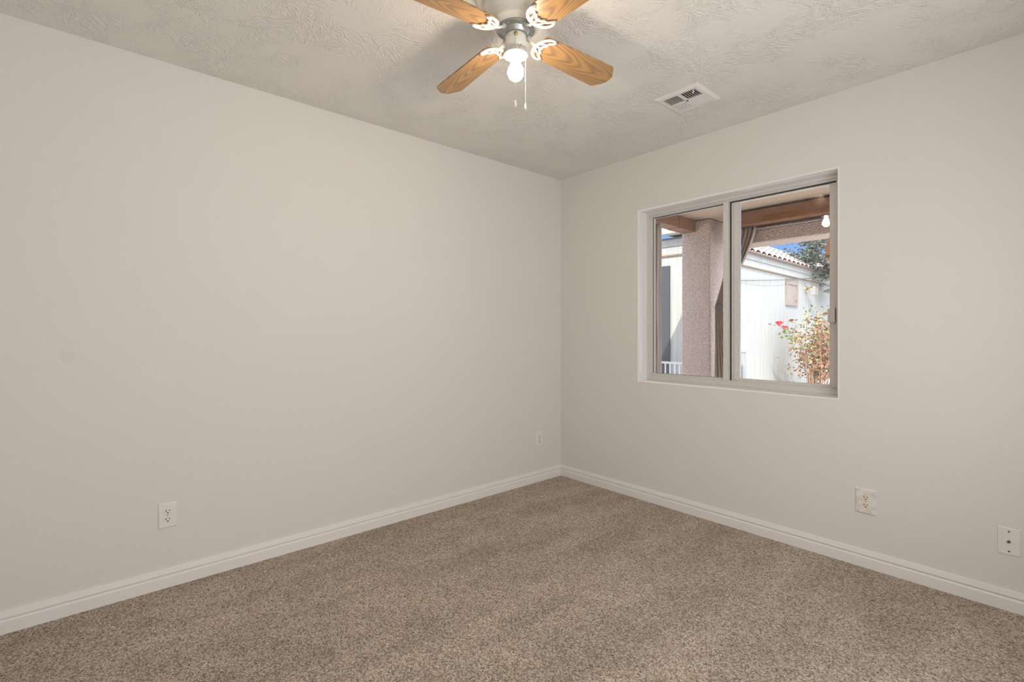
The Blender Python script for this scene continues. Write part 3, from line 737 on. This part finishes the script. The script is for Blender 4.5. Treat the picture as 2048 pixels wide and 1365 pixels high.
# long arching canes to the left that carry the blooms
cane((-.05, -.15, 0), (-.16, -1.30, 1.36), (.05, .25, .28))
cane((-.05, -.10, 0), (-.14, -1.12, 1.33), (.05, .25, .20))
cane((-.02, -.15, 0), (-.10, -.55, 1.12), (.02, .10, .10))
for k in range(34):
    a = rnd.uniform(-1, 1)
    cane((rnd.uniform(-.15, .15), rnd.uniform(-.15, .5), 0), (rnd.uniform(-.35, .35), -.25+1.9*rnd.random(), rnd.uniform(.9, 1.75)), (rnd.uniform(-.1, .1), rnd.uniform(-.1, .1), .1))
m = MB()
for c in canes: m.tube(c, [.012*(1-.7*i/(len(c)-1)) for i in range(len(c))], 5)
m.build('canes', M_STEM, rb)
mg, md_ = MB(), MB()
for ci, c in enumerate(canes):
    for k in range(ci < 3 and 26 or 62):
        u = rnd.uniform(.25 if ci > 2 else .5, 1.0); i = min(len(c)-2, int(u*(len(c)-1))); q = c[i].lerp(c[i+1], u*(len(c)-1)-i)
        sp_ = .10 if ci < 3 else .16
        q = q+Vector((rnd.gauss(0, sp_), rnd.gauss(0, sp_), rnd.gauss(0, sp_*.8)))
        green = rnd.random() < (.85 if ci < 3 else max(.12, (q.z-.75)*.75))
        leaf_quads(mg if green else md_, q, rnd.uniform(.05, .095), rnd)
o = md_.build('dry_leaves', M_LEAF_D, rb); o['kind'] = 'stuff'; o['label'] = 'dry orange brown leaves'
o = mg.build('green_leaves', M_LEAF_G, rb); o['kind'] = 'stuff'; o['label'] = 'yellow green leaves'
def bloom(p, r, m_):
    b_ = MB(); rn = random.Random(int(r*1e4)+int(p[1]*100))
    for ring_, (nn, tilt, sc) in enumerate(((6, .85, 1.0), (6, .5, .95), (5, .25, .8))):
        for k in range(nn):
            a = 2*PI*k/nn+ring_*.5; d = Vector((math.cos(a), math.sin(a), 0)); s_ = Vector((-d.y, d.x, 0))
            u1 = d*math.sin(tilt)+Vector((0, 0, math.cos(tilt)))
            q = Vector(p)+d*r*.1
            b_.add([q, q+u1*r*.5*sc+s_*r*.42*sc, q+u1*r*sc+s_*r*.22*sc+d*r*.12, q+u1*r*sc-s_*r*.22*sc+d*r*.12, q+u1*r*.5*sc-s_*r*.42*sc, q+u1*r*.5*sc-d*r*.12], [(0, 1, 5), (1, 2, 5), (2, 3, 5), (3, 4, 5), (4, 0, 5)])
    b_.sphere((p[0], p[1], p[2]+r*.25), r*.55, 10, 8); return b_.build('rose', m_, rb)
bloom((-.16, -1.30, 1.37), .075, M_PETAL)['label'] = 'red rose'
bloom((-.14, -1.10, 1.30), .062, M_PETAL)['label'] = 'red rose'
bloom((-.10, -.86, 1.44), .045, M_BUD)['label'] = 'faded brown rose'
bloom((-.10, -.30, 1.12), .045, M_BUD)['label'] = 'dark red faded rose'
bloom((.0, .75, 1.60), .050, M_BUD)['label'] = 'dark red faded rose'

# ------------------------------------------------------------------ tree over the roof
tr = tag(empty('garden_tree', (-.1, 11.6, -.06)), 'dark leafy tree whose branches reach over the pale tile roof', 'tree')
rt = random.Random(5); br = MB(); lf = MB()
def grow(p0, p1, r0, r1, depth):
    p0, p1 = Vector(p0), Vector(p1); n = 6; pts = []
    for k in range(n+1):
        u = k/n; pts.append(p0.lerp(p1, u)+Vector((rt.gauss(0, .03), rt.gauss(0, .03), rt.gauss(0, .02)))*(0 if k in (0,) else 1)*(p1-p0).length)
    br.tube(pts, [r0+(r1-r0)*k/n for k in range(n+1)], 6)
    if depth == 0: return pts
    for k in range(5):
        u = rt.uniform(.35, 1.0); q = pts[min(n, int(u*n))]
        dr_ = (p1-p0).normalized()+Vector((rt.gauss(0, .6), rt.gauss(0, .6), rt.gauss(0, .18)))
        e = q+dr_.normalized()*(p1-p0).length*rt.uniform(.35, .6)
        tw = grow(q, e, r1*.9, r1*.3, depth-1)
        if depth == 1:
            for _ in range(46 if r0 > .02 else 14):
                z_ = tw[rt.randint(1, n)]; leaf_quads(lf, z_+Vector((rt.gauss(0, .11), rt.gauss(0, .11), rt.gauss(0, .08))), rt.uniform(.05, .10), rt)
    return pts
grow((0, 0, 0), (-.05, -.15, 2.3), .16, .11, 0)
for e in ((-.85, -1.6, 3.06), (-1.25, -1.0, 3.16), (-1.6, -.3, 3.2), (-.45, -1.2, 3.02), (-.9, .6, 3.2), (.9, -.6, 3.5), (.5, .9, 3.9)):
    grow((-.05, -.15, 2.25), e, .07, .03, 2)
for e in ((-.75, -2.2, 3.32), (-1.0, -1.7, 3.38)):
    grow((-.05, -.15, 2.25), e, .05, .012, 1)
br.build('branches', M_BRANCH, tr); o = lf.build('foliage', M_LEAF_T, tr); o['kind'] = 'stuff'
